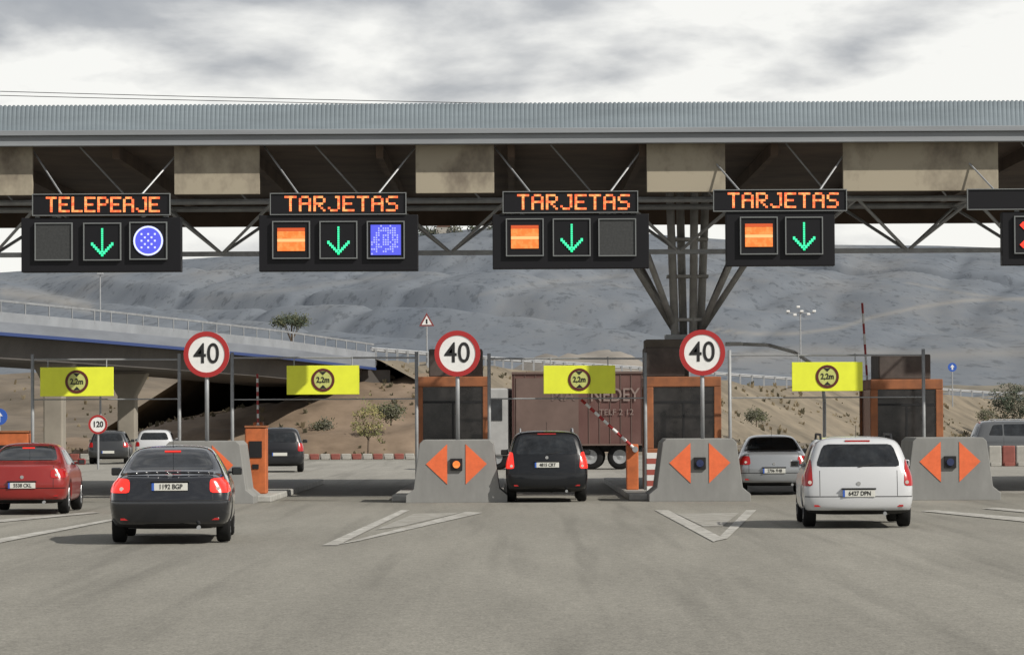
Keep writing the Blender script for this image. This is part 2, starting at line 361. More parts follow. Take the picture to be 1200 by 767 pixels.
for x,D,zt in ((148,163,4.1),(62,151,4.5),(-60,140,4.6)):
    c=P(x,480,D)
    MB().prism([(c.x-.42,-.2),(c.x+.42,-.2),(c.x+.42,zt-1.1),(c.x+1.0,zt),(c.x-1.0,zt),(c.x-.42,zt-1.1)],D,D+1.3).build('pier',pierm,br,world=True,bevel=.06)
e0=path[6]
MB().box(e0.x-1.2,e0.x+.8,e0.y+.3,e0.y+7,-.2,e0.z-.55).build('abutment',girdm,br,world=True)
def conez(X,Y):
    dx=X-(e0.x+3.0);d=math.hypot(dx*(.46 if dx<0 else .85),(Y-(e0.y+1))*.75);z=4.6-d*.42
    return max(-.4,z)+(.5*noise.fractal(Vector((X/4,Y/5,9)),1,2,5) if z>0 else 0)
structure(field(e0.x-30,e0.x+24,e0.y-20,e0.y+26,130,60,conez),'abutment_slope',mat('abutment_earth',(.12,.085,.055),.95,col2=(.25,.185,.13),scale=.35,detail=10),smooth=True,fix=False)
m=MB();sub=[]
for a,b_ in zip(path[6:-1],path[7:]):
    for i in range(14): sub.append(a.lerp(b_,i/14))
sub.append(path[-1])
sec=[(-12,-6),(-9,-4.6),(-6.5,-3.3),(-4,-2.1),(-2,-1.0),(-.3,-.05),(0,.02),(10,.02),(12,-1),(20,-6)]
m.sweep(sub,sec,closed=False)
for v in m.v:
    k_=noise.fractal(v/6,1,2,4);v.z+=.45*k_;v.y+=.6*k_
structure(m,'embankment',mat('dry_grass_bank',(.105,.088,.062),.95,col2=(.23,.19,.135),scale=.3,detail=10),smooth=True,fix=False)
gr=T('guardrail','pale steel guardrail along the top of the dry grass embankment','guardrail',sub[0])
MB().sweep(sub,[(.25,.50),(.20,.56),(.25,.62),(.20,.68),(.25,.74),(.32,.74),(.32,.50)]).build('rail',mat('rail_pale',(.36,.37,.38),.5,.1),gr,world=True)
m=MB()
for i in range(0,len(sub)-1):
    p=sub[i];m.box(p.x-.06,p.x+.06,p.y+.32,p.y+.44,p.z-.3,p.z+.7)
m.each('post',steel_l,gr,world=True)
rd=random.Random(5);m=MB()
def tuft(p,h):
    if noise.noise(Vector((p.x/4,p.y/9,3)))<.02: return
    for b_ in range(5):
        a=rd.uniform(0,6.28);l=h*rd.uniform(.6,1.1);wx=.05+.12*h;dx,dy=math.cos(a)*h*.4,math.sin(a)*h*.4
        m.add([p+Vector((-wx,0,0)),p+Vector((wx,0,0)),p+Vector((dx+wx*.3,dy,l)),p+Vector((dx-wx*.3,dy,l))],[(0,1,2,3)])
for i in range(1900):
    j=rd.randrange(0,len(sub)-18);p=sub[j].lerp(sub[j+1],rd.random());o=rd.uniform(-11,-.3)
    for (oa,za),(ob,zb) in zip(sec[:-1],sec[1:]):
        if oa<=o<=ob: zz=za+(zb-za)*(o-oa)/(ob-oa);break
    d=(sub[j+1]-sub[j]);nr=Vector((-d.y,d.x,0)).normalized()
    if nr.y<0: nr=-nr
    q=p+nr*o+Vector((0,0,zz-.1));m.mi=0 if rd.random()<.35 else 1
    if q.z>-.2: tuft(q,rd.uniform(.12,.4))
for i in range(1000):
    X=rd.uniform(e0.x-28,e0.x+20);Y=rd.uniform(e0.y-15,e0.y+4);z=conez(X,Y);m.mi=0 if rd.random()<.5 else 1
    if z>0: tuft(Vector((X,Y,z-.05)),rd.uniform(.12,.38))
for i in range(1500):
    Y=rd.uniform(170,330);X=rd.uniform(-.16,.17)*Y;m.mi=0 if rd.random()<.35 else 1
    z=bankz(X,Y) if X<10 and Y>205 else 0
    tuft(Vector((X,Y,max(z,0)-.03)),rd.uniform(.12,.35))
o=m.build('dry_grass',[mat('weed_olive',(.085,.075,.045),.9,var=.3,scale=.3),mat('straw',(.20,.16,.10),.9,var=.25,scale=.3)],fix=False);props(o,'dry grass and weeds scattered over the banks beyond the toll lanes','grass',kind='stuff')
# ---------------------------------------------------------------- vegetation
leafA=mat('leaf_olive',(.07,.075,.033),.8,var=.35,scale=3);leafB=mat('leaf_light',(.16,.16,.06),.8,var=.3,scale=3);leafD=mat('leaf_dark',(.035,.05,.028),.8,var=.35,scale=3);bark=mat('bark',(.12,.09,.065),.9,var=.3,scale=6)
leafY=mat('leaf_yellow',(.22,.195,.075),.8,var=.3,scale=3);leafG=mat('leaf_greygreen',(.085,.085,.06),.85,var=.3,scale=2)
def crown_mb(rx,ry,rz_,cz,clumps,per,leaf,seed):
    rd=random.Random(seed);m=MB()
    for c in range(clumps):
        while True:
            u=Vector((rd.uniform(-1,1),rd.uniform(-1,1),rd.uniform(-1,1)))
            if .25<u.length<1: break
        u*=rd.uniform(.75,1.1);cc=Vector((u.x*rx,u.y*ry,cz+u.z*rz_));m.mi=0 if rd.random()<.55 else 1
        for l in range(per):
            d=Vector((rd.gauss(0,1),rd.gauss(0,1),rd.gauss(0,.8)))*leaf*1.7;p=cc+d
            a=Vector((rd.uniform(-1,1),rd.uniform(-1,1),rd.uniform(-1,1))).normalized();b_=a.orthogonal().normalized();s_=leaf*rd.uniform(.5,1.1)
            m.add([p-a*s_,p-b_*s_*.5,p+a*s_,p+b_*s_*.5],[(0,1,2,3)])
    return m
def plant(name,label,cat,loc,rx,rz_,cz,mats,seed,clumps=60,per=26,leaf=.1,trunk=.06,group=None):
    t=T(name,label,cat,loc,0,group)
    crown_mb(rx,rx,rz_,cz,clumps,per,leaf,seed).build('crown',mats,t,fix=False)
    m=MB();rd=random.Random(seed);m.tube((0,0,-.4),(0.05,0,cz),trunk,7,trunk*.6)
    for i in range(5):
        a=rd.uniform(0,6.28);m.tube((0.02,0,cz*.5),(rx*.6*math.cos(a),rx*.6*math.sin(a),cz+rz_*rd.uniform(-.2,.5)),trunk*.5,5,trunk*.15)
    m.build('trunk',bark,t,fix=False);return t
def onb(x,D,fn=None):
    p=P(x,480,D);p.z=fn(p.x,D) if fn else 0;return p
plant('small_tree','small yellow green young tree on the earth slope under the bridge end','tree',onb(431,174),.85,1.35,1.6,[leafB,leafY],1,50,20,.08,.06)
p=P(341,384,262);p.z-=2.6
plant('pine_tree','dark green pine poking up above the bridge railing','tree',p,1.5,.55,3.1,[leafD,leafA],2,70,24,.11,.09)
plant('bush','large dark bush at the right edge behind the grey parked vehicle','bush',onb(1188,300,None)+Vector((0,0,1.6)),2.1,1.8,1.4,[leafD,leafG],3,120,26,.13)
k_=0
for x,D,z,r_,lab in ((1158,305,1.4,1.0,'low grey green bush left of the large dark bush'),(886,232,1.6,.75,'small shrub on the dry bank right of the main column'),(300,255,4.6,.9,'rounded shrub on the crest of the earth bank under the bridge'),(458,181,1.9,.7,'shrub on the slope left of the first orange booth'),(380,184,1.1,.6,'shrub on the slope beneath the bridge stripe'),(236,250,4.0,.8,'shrub on the bank behind the left speed limit sign'),(1066,300,1.8,.7,'dark shrub on the bank above the rightmost booth')):
    k_+=1;q=onb(x,D);q.z=z
    plant('shrub',lab,'shrub',q,r_,r_*.6,r_*.5,[leafG,leafA],20+k_,50,20,.09,.04)
for x in (498,508,533,556,574,590):
    q=hill_hit(x,sky_y(x)+3);rr_=random.uniform(1.5,3)
    plant('hilltop_tree','tiny tree on the hilltop skyline seen between the second and third lane signs','tree',q,rr_,rr_*.6,rr_*.6,[leafD,leafG],int(x),14,10,.7,.3,group='trees on the hilltop skyline')
q=hill_hit(520,sky_y(520)+3)
hh=T('hilltop_house','small pale building on the hilltop skyline between two lane signs','building',q)
MB().box(-3,3,0,5,-3,2.6).build('wall',conc_light,hh);MB().prism([(-3.3,2.61),(3.3,2.61),(0,4)],-.2,5.2).build('roof',mat('tile',(.2,.1,.07),.9),hh)
# ---------------------------------------------------------------- canopy
cz=P(600,120,77.);ztop=cz.z;zg1=P(600,150,77.).z;zg0=P(600,168,77.).z
cn=T('toll_canopy','long corrugated metal canopy spanning over all the toll lanes','canopy',(0,77,0))
m=MB();v=[];f=[];x=-26.;pr=[(0,0),(.03,-.006),(.065,-.006),(.095,0)]
xs=[]
while x<26:
    for dx,dy in pr[:3]: xs.append((x+dx+(.0),dy))
    x+=.10
for a,dy in xs: v+=[(a,77+dy,zg1),(a,77+dy+.12,ztop+(.018 if dy<0 else -.014))]
for i in range(len(xs)-1): f.append((2*i,2*i+2,2*i+3,2*i+1))
m.add(v,f).build('corrugated_fascia',roofm,cn,world=True,fix=False)
m=MB();m.box(-26,26,76.86,77.25,zg1-.12,zg1-.002).build('gutter',gutm,cn,world=True,bevel=.01)
MB().box(-26,26,76.95,77.2,zg0,zg1-.123).build('lower_fascia',gutm,cn,world=True,bevel=.01)
m=MB();m.add([(-26,77.15,ztop-.06),(26,77.15,ztop-.06),(26,97,ztop-.5),(-26,97,ztop-.5)],[(0,1,2,3)]).build('roof_sheet',roofm,cn,world=True,fix=False)
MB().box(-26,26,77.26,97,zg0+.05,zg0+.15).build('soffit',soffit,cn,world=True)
MB().box(-26,26,97.01,97.3,zg0-.7,ztop-.5).build('rear_shade_board',soffit,cn,world=True)  # dark board added so the underside reads as shaded further back
m=MB()
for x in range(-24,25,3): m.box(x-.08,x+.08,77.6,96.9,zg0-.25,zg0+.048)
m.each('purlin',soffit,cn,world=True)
zp0=P(600,226,77.5).z
for a,b_ in ((-120,38),(204,304),(487,579),(758,850),(988,1170),(1300,1420)):
    A=P(a,200,77.5).x;B=P(b_,200,77.5).x
    MB().box(A,B,77.4,77.55,zp0,zg0+.03).build('beige_panel',beige,cn,world=True,bevel=.01)
zt_=P(600,234,78.5).z;zb_=P(600,295,80.).z
MB().tube((-26,78.6,zt_),(26,78.6,zt_),.07).build('top_chord',steel,cn,world=True);MB().tube((-26,82.2,zt_+.05),(26,82.2,zt_+.05),.07).build('top_chord',steel,cn,world=True)
MB().box(-26,26,80.2,80.36,zb_-.055,zb_+.055).build('bottom_chord',steel,cn,world=True)
m=MB();st=1.345;x=-26+.35
while x<26:
    for yy in (78.6,82.2):
        m.tube((x,80.28,zb_),(x-st,yy,zt_),.04,6);m.tube((x,80.28,zb_),(x+st,yy,zt_),.04,6)
    m.tube((x+st,78.6,zt_),(x+st,82.2,zt_+.05),.035,6)
    x+=2*st
m.build('truss_diagonals',steel,cn,world=True)
m=MB();x=-26
while x<26:
    m.tube((x,77.9,zg0+.05),(x+1.1,78.6,zt_),.022,5);x+=2.69
m.each('hanger',steel,cn,world=True)
cX=P(806,400,83).x
col=T('canopy_column','branching tubular steel column on a concrete pier holding up the canopy','column',(cX,83,0))
zpier=P(800,398,83).z
piercol=mat('pier_brownish',(.15,.125,.10),.85,var=.25,scale=1.5)
MB().box(-.95,.0,-.5,.6,-.05,zpier-.25).build('pier',piercol,col,bevel=.02);MB().box(-1.05,.65,-.6,.7,zpier-.249,zpier).build('pier_cap',piercol,col,bevel=.02)
steelc=mat('column_steel',(.40,.395,.38),.55,.1,var=.25,scale=2)
m=MB()
for dx,dy,tx in ((-.42,-.25,-.38),(-.12,.25,-.14),(.16,-.2,.15),(.42,.2,.42)):
    m.tube((dx*.75,dy,zpier),(tx*1.2,dy*1.3,zg0+.05),.10,10)
m.each('trunk_tube',steelc,col,smooth=True)
m=MB()
for z in (zpier+.45,zpier+1.5,zpier+2.4): m.box(-.5,.5,-.3,.3,z,z+.07)
m.each('collar_plate',steelc,col)
m=MB()
for tx,ty in ((-1.05,-1.8),(1.05,-1.8),(-1.15,1.6),(1.15,1.6),(-2.2,-1.8),(2.2,-1.8)):
    m.tube((math.copysign(.25,tx),0,zpier+.1),(tx,ty,zb_ if abs(tx)<2 else zt_),.075,8)
m.each('branch_tube',steelc,col,smooth=True)
MB().box(-.55,.5,-.4,.4,zpier,zpier+.12).build('base_plate',steel,col)
# ---------------------------------------------------------------- lane signs
FONT={'T':["11111"]+["00100"]*6,'E':["11111","10000","10000","11110","10000","10000","11111"],'L':["10000"]*6+["11111"],'P':["11110","10001","10001","11110","10000","10000","10000"],
'A':["01110","10001","10001","11111","10001","10001","10001"],'J':["00011","00001","00001","00001","00001","10001","01110"],'R':["11110","10001","10001","11110","10100","10010","10001"],'S':["01111","10000","10000","01110","00001","00001","11110"]}
DS=76.7
def sign(bar,pan,text,lamps,label):
    c0=P((pan[0]+pan[1])/2,pan[3],DS);root=T('lane_sign',label,'lane sign',(c0.x,DS,c0.z),0)
    def W(x,y): q=P(x,y,DS);return (q.x-c0.x,q.z-c0.z)
    (bx0,bz1),(bx1,bz0)=W(bar[0],bar[2]),W(bar[1],bar[3])
    MB().box(bx0,bx1,0,.22,bz0,bz1).build('text_board',black,root,bevel=.01)
    m=MB();e=.02
    m.box(bx0-e,bx1+e,-.03,.1,bz1,bz1+e).box(bx0-e,bx1+e,-.03,.1,bz0-e,bz0).box(bx0-e,bx0,-.03,.1,bz0,bz1).box(bx1,bx1+e,-.03,.1,bz0,bz1)
    m.build('board_frame',bezel,root)
    if text:
        n=len(text[0]);x0,x1=text[1],text[2];pw=(x1-x0+2)/n;dp=pw*.165;y0=(bar[2]+bar[3])/2-3.5*2.6
        for i,ch in enumerate(text[0]):
            m=MB()
            for rr_,row in enumerate(FONT[ch]):
                for cc,b_ in enumerate(row):
                    if b_=='1':
                        a=W(x0+i*pw+cc*dp,y0+rr_*2.6)
                        m.box(a[0],a[0]+.055,-.012,-.002,a[1]-.046,a[1])
            m.build('led_letter',ledo,root,fix=False)
    (px0,pz1),(px1,pz0)=W(pan[0],pan[2]),W(pan[1],pan[3])
    MB().box(px0,px1,.02,.35,pz0,pz1).build('signal_panel',black,root,bevel=.015)
    MB().box(px0+.3,px0+.4,.1,.2,pz1,bz0-.026).box(px1-.4,px1-.3,.1,.2,pz1,bz0-.026).each('link_bracket',steel,root)
    m=MB();xm=(bx0+bx1)/2
    zz=zg0-c0.z+.05
    for s_ in (-1,1): m.tube((xm+s_*.9,.1,bz1),(xm+s_*1.75,1.2,zz),.022,5);m.tube((xm+s_*1.3,.1,bz1),(xm+s_*1.3,1.9,zt_-c0.z),.03,5)
    m.each('hanger_rod',steel_l,root)
    for lx,ly,kind in lamps:
        cx,czz=W(lx,ly);h=.40
        lm=bpy.data.objects.new('signal_lamp',None);C.objects.link(lm);lm.parent=root;lm.location=(cx,.018,czz)
        MB().box(-h,h,-.05,0,-h,h).build('lamp_face',black if kind!='off' else offm,lm)
        m=MB();e=.025;m.box(-h-e,h+e,-.08,-.001,h,h+e).box(-h-e,h+e,-.08,-.001,-h-e,-h).box(-h-e,-h,-.08,-.001,-h,h).box(h,h+e,-.08,-.001,-h,h)
        m.build('bezel',bezel,lm)
        y0,y1=-.07,-.052
        if kind=='arrow':
            m=MB()
            for i in range(11): z=.30-i*.05;m.box(-.022,.022,y0,y1,z-.04,z)
            for s_ in (-1,1):
                for i in range(6):
                    x_=s_*i*.045;z=-.30+i*.048;m.box(x_-.026,x_+.026,y0-.002,y1-.002,z-.03,z+.04)
            m.build('green_arrow',green,lm)
        elif kind=='card':
            for a,b_,mi in [(.27,.20,1),(.195,.03,0),(.025,-.045,2),(-.05,-.25,0)]:
                MB().box(-.31,.31,y0,y1,b_,a).build('card_band',[amb,ambd,mat('led_pale_amber',(.5,.3,.1),.5,emit=(1,.50,.22),es=.7)][mi],lm)
        elif kind=='tag':
            MB().disc(0,0,.335,y0,y1).build('blue_disc',blue,lm)
            MB().ring(0,0,.295,.335,y0-.006,y1-.006,28).build('white_ring',wled,lm)
            m=MB()
            for i in range(-3,4):
                for j in range(-3,4):
                    if (i+j)%2==0 and i*i+j*j<9: m.box(i*.075-.02,i*.075+.02,y0-.006,y1-.006,j*.075-.02,j*.075+.02)
            m.build('white_dots',wled,lm)
        elif kind=='bluecard':
            MB().box(-.34,.34,y0,y1,-.34,.34).build('blue_square',blue,lm)
            m=MB()
            for i in range(-6,7):
                for j in range(-6,7):
                    q=math.hypot(i,j)
                    if random.random()<(.85 if 3.4<q<5.2 or (abs(i)<2 and abs(j)<3) else .12): m.box(i*.052-.016,i*.052+.016,y0-.006,y1-.006,j*.052-.016,j*.052+.016)
            m.build('pale_dots',mat('led_pale_blue',(.3,.3,.5),.5,emit=(.30,.36,.95),es=.85),lm)
        elif kind=='cross':
            m=MB();m.prism([(-.3,.22),(-.22,.3),(.3,-.22),(.22,-.3)],y0,y1);m.prism([(.3,.22),(-.22,-.3),(-.3,-.22),(.22,.3)],y0-.004,y1-.004);m.build('red_cross',redled,lm)
sign((38,198,228,251),(24,212,255,318),('TELEPEAJE',53,187),[(62.5,283,'off'),(119.5,283,'arrow'),(173.5,282,'tag')],'overhead black lane sign reading TELEPEAJE above three square signals')
sign((317,475,227,250),(303,490,252,317),('TARJETAS',333,467),[(341,281,'card'),(396.5,281,'arrow'),(452,281,'bluecard')],'overhead lane sign reading TARJETAS with orange, green arrow and blue square signals')
sign((590,747,225,248),(577,761,251,314),('TARJETAS',606,739),[(615,278,'card'),(670,278,'arrow'),(723.5,278,'off')],'overhead lane sign reading TARJETAS with its right signal unlit')
sign((837,992,223,246),(851,979,248,311),('TARJETAS',853,984),[(889.5,276,'card'),(942.5,276,'arrow')],'overhead lane sign reading TARJETAS with only two signals')
sign((1135,1292,222,244),(1175,1300,248,310),None,[(1211,275,'cross'),(1265,275,'off')],'overhead lane sign with blank text board and red cross at the right edge')
# ---------------------------------------------------------------- islands, crash blocks, booths
ISL=[(238,-1.3,1.4,'left'),(535,-1.45,1.0,'second'),(820,-1.5,1.05,'third'),(1113,-1.4,1.05,'right')]
ISX=[P(x,560,74).x for x,_,_,_ in ISL]
nm=['behind the black saloon','left of the dark people carrier','between the dark people carrier and silver saloon','right of the white estate car']
for (x,a,b_,nn_),X,lab in zip(ISL,ISX,nm):
    o=MB().box(X+a,X+b_,75.2,96,0.0,.15).build('traffic_island',kerbm,bevel=.03);props(o,'raised pale concrete toll island '+lab,'traffic island')
def block(X,D,label,lit):
    t=T('crash_block',label,'concrete block',(X,D,0))
    ring=[(-1.10,0),(1.10,0),(1.10,.16),(.93,.30),(.80,1.28),(.72,1.36),(-.72,1.36),(-.80,1.28),(-.93,.30),(-1.10,.16)]
    MB().prism(ring,0,2.2).build('block_body',concrete,t,bevel=.012)
    for s_ in (-1,1):
        MB().prism([(s_*.66,.84),(s_*.20,1.27),(s_*.20,.40)] if s_<0 else [(.20,.40),(.66,.84),(.20,1.27)],-.012,-.002).build('arrow_marking',arrow_or,t)
    MB().box(-.13,.13,-.06,-.001,.70,.96).build('lamp_box',blackp,t,bevel=.01)
    MB().disc(0,.83,.08,-.09,-.061,20).build('lamp_lens',amb if lit else lens_blue,t)
block(ISX[0],74,'grey concrete crash block with orange arrows partly hidden by the black saloon',False)
block(ISX[1],74,'grey concrete crash block with orange arrows and a lit amber lamp',True)
block(ISX[2],74,'grey concrete crash block with orange arrows below the right speed limit sign',False)
block(ISX[3],74,'grey concrete crash block with orange arrows to the right of the white estate car',False)
def speed(x,y,D,zf,label,r=.50):
    c=P(x,y,D);t=T('speed_limit_sign',label,'speed limit sign',(c.x,D,zf))
    z=c.z-zf
    MB().tube((0,.07,0),(0,.07,z+.2),.045,10).build('post',steel_l,t,smooth=True)
    MB().disc(0,z,r,0,.03,40).build('sign_plate',white,t)
    MB().ring(0,z,r*.79,r*1.0,-.012,-.002,40).build('red_ring',redp,t)
    text_obj('numerals','40',.62,inkm,t,(0,-.006,z-.0),bold=.004,sx=.92)
    MB().box(-.12,.12,.031,.06,z-.3,z-.25).box(-.12,.12,.031,.06,z+.25,z+.3).each('bracket',steel,t)
speed(242,415,73.4+.9,1.36,'leftmost speed limit sign reading 40, above the black saloon')
speed(536,414,73.4+.9,1.36,'round red and white 40 sign in front of the first orange booth')
speed(823,413,73.4+.9,1.36,'round red and white 40 sign beside the canopy column')
def booth(x0,x1,ytop,D,label,roofx,yroof):
    c=P((x0+x1)/2,ytop,D);t=T('toll_booth',label,'toll booth',(c.x,D,.15))
    hw=(x1-x0)/2/S*D;z1=c.z-.15;dp=2.6;f_=.17
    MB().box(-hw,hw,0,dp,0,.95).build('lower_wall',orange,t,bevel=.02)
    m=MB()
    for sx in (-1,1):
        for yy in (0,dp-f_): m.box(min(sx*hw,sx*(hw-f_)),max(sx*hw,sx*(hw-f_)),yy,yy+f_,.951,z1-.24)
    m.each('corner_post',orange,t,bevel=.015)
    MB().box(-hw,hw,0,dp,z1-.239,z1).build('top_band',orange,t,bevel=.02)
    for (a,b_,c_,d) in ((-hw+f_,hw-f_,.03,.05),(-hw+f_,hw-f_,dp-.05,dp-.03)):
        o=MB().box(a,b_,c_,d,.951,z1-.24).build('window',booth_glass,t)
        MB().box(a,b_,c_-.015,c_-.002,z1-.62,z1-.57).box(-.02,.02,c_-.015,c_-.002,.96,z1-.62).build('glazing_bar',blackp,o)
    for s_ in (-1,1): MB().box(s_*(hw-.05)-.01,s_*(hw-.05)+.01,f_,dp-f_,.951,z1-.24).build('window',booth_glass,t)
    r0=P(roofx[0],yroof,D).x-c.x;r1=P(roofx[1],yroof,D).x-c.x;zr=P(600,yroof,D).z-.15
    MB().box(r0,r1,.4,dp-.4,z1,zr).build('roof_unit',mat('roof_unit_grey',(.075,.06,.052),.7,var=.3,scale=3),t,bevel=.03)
booth(487,574,441,80,'orange toll booth with dark window behind the amber lamp block',(502,565),408)
booth(757,845,441,80,'orange toll booth beside the concrete pier of the canopy column',(757,803),407)
booth(1020,1105,444,80,'orange toll booth behind the rightmost concrete crash block',(1032,1093),417)
def cabinet(x0,x1,y0,D,label):
    c=P((x0+x1)/2,y0,D);t=T('toll_machine',label,'toll machine',(c.x,D,.15));hw=(x1-x0)/2/S*D;z=c.z-.15
    MB().box(-hw,hw,0,.6,0,z).build('housing',cab_or,t,bevel=.03)
    MB().box(-hw-.01,hw+.01,-.02,.62,z+.001,z+.05).build('lid',orange,t,bevel=.01)
    MB().box(-hw*.6,hw*.6,-.02,-.001,z*.55,z*.8).build('screen',blackp,t)
    MB().box(-hw*.3,hw*.3,-.02,-.001,z*.38,z*.45).build('card_slot',blackp,t)
cabinet(287,312,501,77,'tall orange ticket machine on the island right of the black saloon')
cabinet(-14,34,507,79,'low orange toll machine behind the red saloon at the left edge')
def boom(base,piv,tip,D,label,w_=.14,r=.035):
    b_=P(*base,D);t=T('boom_barrier',label,'boom barrier',(b_.x,D,.15));A=P(*piv,D)-Vector((b_.x,D,.15));B=P(*tip,D)-Vector((b_.x,D,.15));A.y=B.y=-.12
    MB().box(-w_,w_,-.08,.3,0,A.z+.12).build('boom_housing',cab_or,t,bevel=.02)
    m=MB();n=12
    for i in range(n):
        m.mi=i%2;m.tube(A.lerp(B,i/n),A.lerp(B,(i+1)/n),r,8)
    m.build('arm',[white,redp],t)
    MB().tube((A.x,-.2,A.z),(A.x,-.081,A.z),.07,12).build('pivot',steel,t)
boom((741,560),(744,526),(681,468),79.5,'red and white boom barrier raised halfway beside the dark people carrier')
boom((1018,560),(1019,500),(1010,355),83,'red and white boom barrier raised upright left of the rightmost booth',.13,.028)
boom((303,560),(303,500),(302,438),84,'slim raised boom barrier behind the tall orange ticket machine',.12,.028)
m=MB();X0=P(768,550,77.5).x
for i in range(7):
    m.mi=i%2;m.box(X0-.2,X0+.2,77.3,77.7,.15+i*.125,.15+i*.125+.1255)
o=m.build('ribbed_post',[white,mat('faded_red',(.35,.08,.06),.6)]);props(o,'short ribbed red and white post on the island left of the third crash block','post')
def frame(xl,xr,ytop,ylow,D,sx,label,slabel):
    A=P(xl,ytop,D);B=P(xr,ytop,D);t=T('clearance_gantry',label,'gantry',(A.x,D,0));w_=B.x-A.x
    for q in (0,w_): MB().tube((q,0,0),(q,0,A.z+.12),.04,8).build('post',steel,t,smooth=True)
    MB().tube((0,0,A.z),(w_,0,B.z),.022,6).build('top_bar',steel_l,t)
    zl=P(xl,ylow,D).z;MB().tube((0,0,zl),(w_,0,zl),.016,6).build('lower_bar',steel,t)
    a,b_,y0,y1=sx;D2=D-.15;c=P((a+b_)/2,(y0+y1)/2,D2);s=T('clearance_sign',slabel,'clearance sign',(c.x,D2,c.z));hw=(b_-a)/2/S*D2;hh=(y1-y0)/2/S*D2
    MB().box(-hw,hw,0,.04,-hh,hh).build('sign_panel',yellow,s,bevel=.008)
    R=hh*.80
    MB().ring(0,0,R*.78,R,-.012,-.002,32).build('ring',darkred,s)
    MB().disc(0,0,R*.775,-.006,-.002,32).build('ring_centre',ygrey,s)
    text_obj('numerals','2,2m',R*.68,inkm,s,(0,-.010,0),bold=.005,sx=.85)
    MB().prism([(-.08,R*.72),(.08,R*.72),(0,R*.42)],-.014,-.0075).prism([(-.08,-R*.72),(0,-R*.42),(.08,-R*.72)],-.014,-.0075).each('triangle_mark',inkm,s)
    MB().tube((-hw*.8,.045,-hh),(-hw*.8,.1,hh+.2),.014,5).tube((hw*.8,.045,-hh),(hw*.8,.1,hh+.2),.014,5).each('hanging_strap',steel,s)
frame(38,210,421,468,79,(47,133,430,464),'thin steel clearance gantry over the leftmost lane','leftmost yellow clearance sign, hanging above the red saloon')
frame(272,488,419,468,79,(336,421,428,462),'thin steel clearance gantry over the lane under the second sign','yellow clearance sign hanging left of the first orange booth')
frame(573,756,420,467,79,(637,721,428,461),'thin steel clearance gantry over the dark people carrier','yellow clearance sign hanging above the dark people carrier')
frame(855,1082,416,466,79,(928,1011,424,458),'thin steel clearance gantry over the white estate car lane','yellow clearance sign hanging above the white estate car')
# ---------------------------------------------------------------- cars
def bake(cage,fs,lv=2):
    me=bpy.data.meshes.new('t');me.from_pydata([tuple(v) for v in cage],[],fs)
    bm=bmesh.new();bm.from_mesh(me);bmesh.ops.recalc_face_normals(bm,faces=bm.faces);bm.to_mesh(me);bm.free()
    o=bpy.data.objects.new('t',me);C.objects.link(o);s=o.modifiers.new('s','SUBSURF');s.levels=lv;s.render_levels=lv
    dg=bpy.context.evaluated_depsgraph_get();dg.update()
    m2=bpy.data.meshes.new_from_object(o.evaluated_get(dg));bpy.data.objects.remove(o);return m2
def lerp_tab(tab,z):
    if z<=tab[0][0]: return tab[0][1]
    for (a,b_),(c,d) in zip(tab[:-1],tab[1:]):
        if z<=c: return b_+(d-b_)*(z-a)/(c-a)
    return tab[-1][1]
def chamfer(poly,r):
    out=[];n=len(poly)
    for i in range(n):
        p=Vector(poly[i]);a=Vector(poly[i-1]);b_=Vector(poly[(i+1)%n]);da=(a-p);db=(b_-p)
        ra=min(r,da.length*.4);rb=min(r,db.length*.4)
        A=p+da.normalized()*ra;B=p+db.normalized()*rb;out+=[tuple(A),tuple((A+B)/4+p/2),tuple(B)]
    return out
def carve(bm,poly,axis,sgn,thr,name,m,parent,push=.004,rnd=.03,lim=None):
    if rnd: poly=chamfer(poly,rnd)
    n=len(poly);ax=0 if axis=='x' else 1;ia=1-ax
    amin=min(p[0] for p in poly);amax=max(p[0] for p in poly);bmin=min(p[1] for p in poly);bmax=max(p[1] for p in poly)
    def cand():
        bm.normal_update();out=[]
        for f in bm.faces:
            if f.normal[ax]*sgn<thr: continue
            a=[v.co[ia] for v in f.verts];z=[v.co[2] for v in f.verts]
            if max(a)<amin or min(a)>amax or max(z)<bmin or min(z)>bmax: continue
            if lim and not lim(f.calc_center_median()): continue
            out.append(f)
        return out
    for i in range(n):
        p=poly[i];q=poly[(i+1)%n];d=(q[0]-p[0],q[1]-p[1])
        if abs(d[0])+abs(d[1])<1e-5: continue
        co_=[0,0,p[1]];co_[ia]=p[0];no=[0,0,-d[0]];no[ia]=d[1]
        fs=cand();g=set(fs)
        for f in fs: g.update(f.edges);g.update(f.verts)
        bmesh.ops.bisect_plane(bm,geom=list(g),plane_co=co_,plane_no=no,dist=1e-5)
    def ins(a,z):
        s=0
        for i in range(n):
            p=poly[i];q=poly[(i+1)%n];c=(q[0]-p[0])*(z-p[1])-(q[1]-p[1])*(a-p[0])
            if abs(c)<1e-9: continue
            if s==0: s=1 if c>0 else -1
            elif (c>0)!=(s>0): return False
        return True
    sel=[f for f in cand() if ins(f.calc_center_median()[ia],f.calc_center_median()[2])]
    if not sel: return None
    vm={};vs_=[];fs_=[]
    for f in sel:
        idx=[]
        for v in f.verts:
            if v not in vm: vm[v]=len(vs_);vs_.append(v.co+v.normal*push)
            idx.append(vm[v])
        fs_.append(idx)
    bmesh.ops.delete(bm,geom=sel,context='FACES')
    mb=MB();mb.add(vs_,fs_);return mb.build(name,m,parent,smooth=True,fix=False)
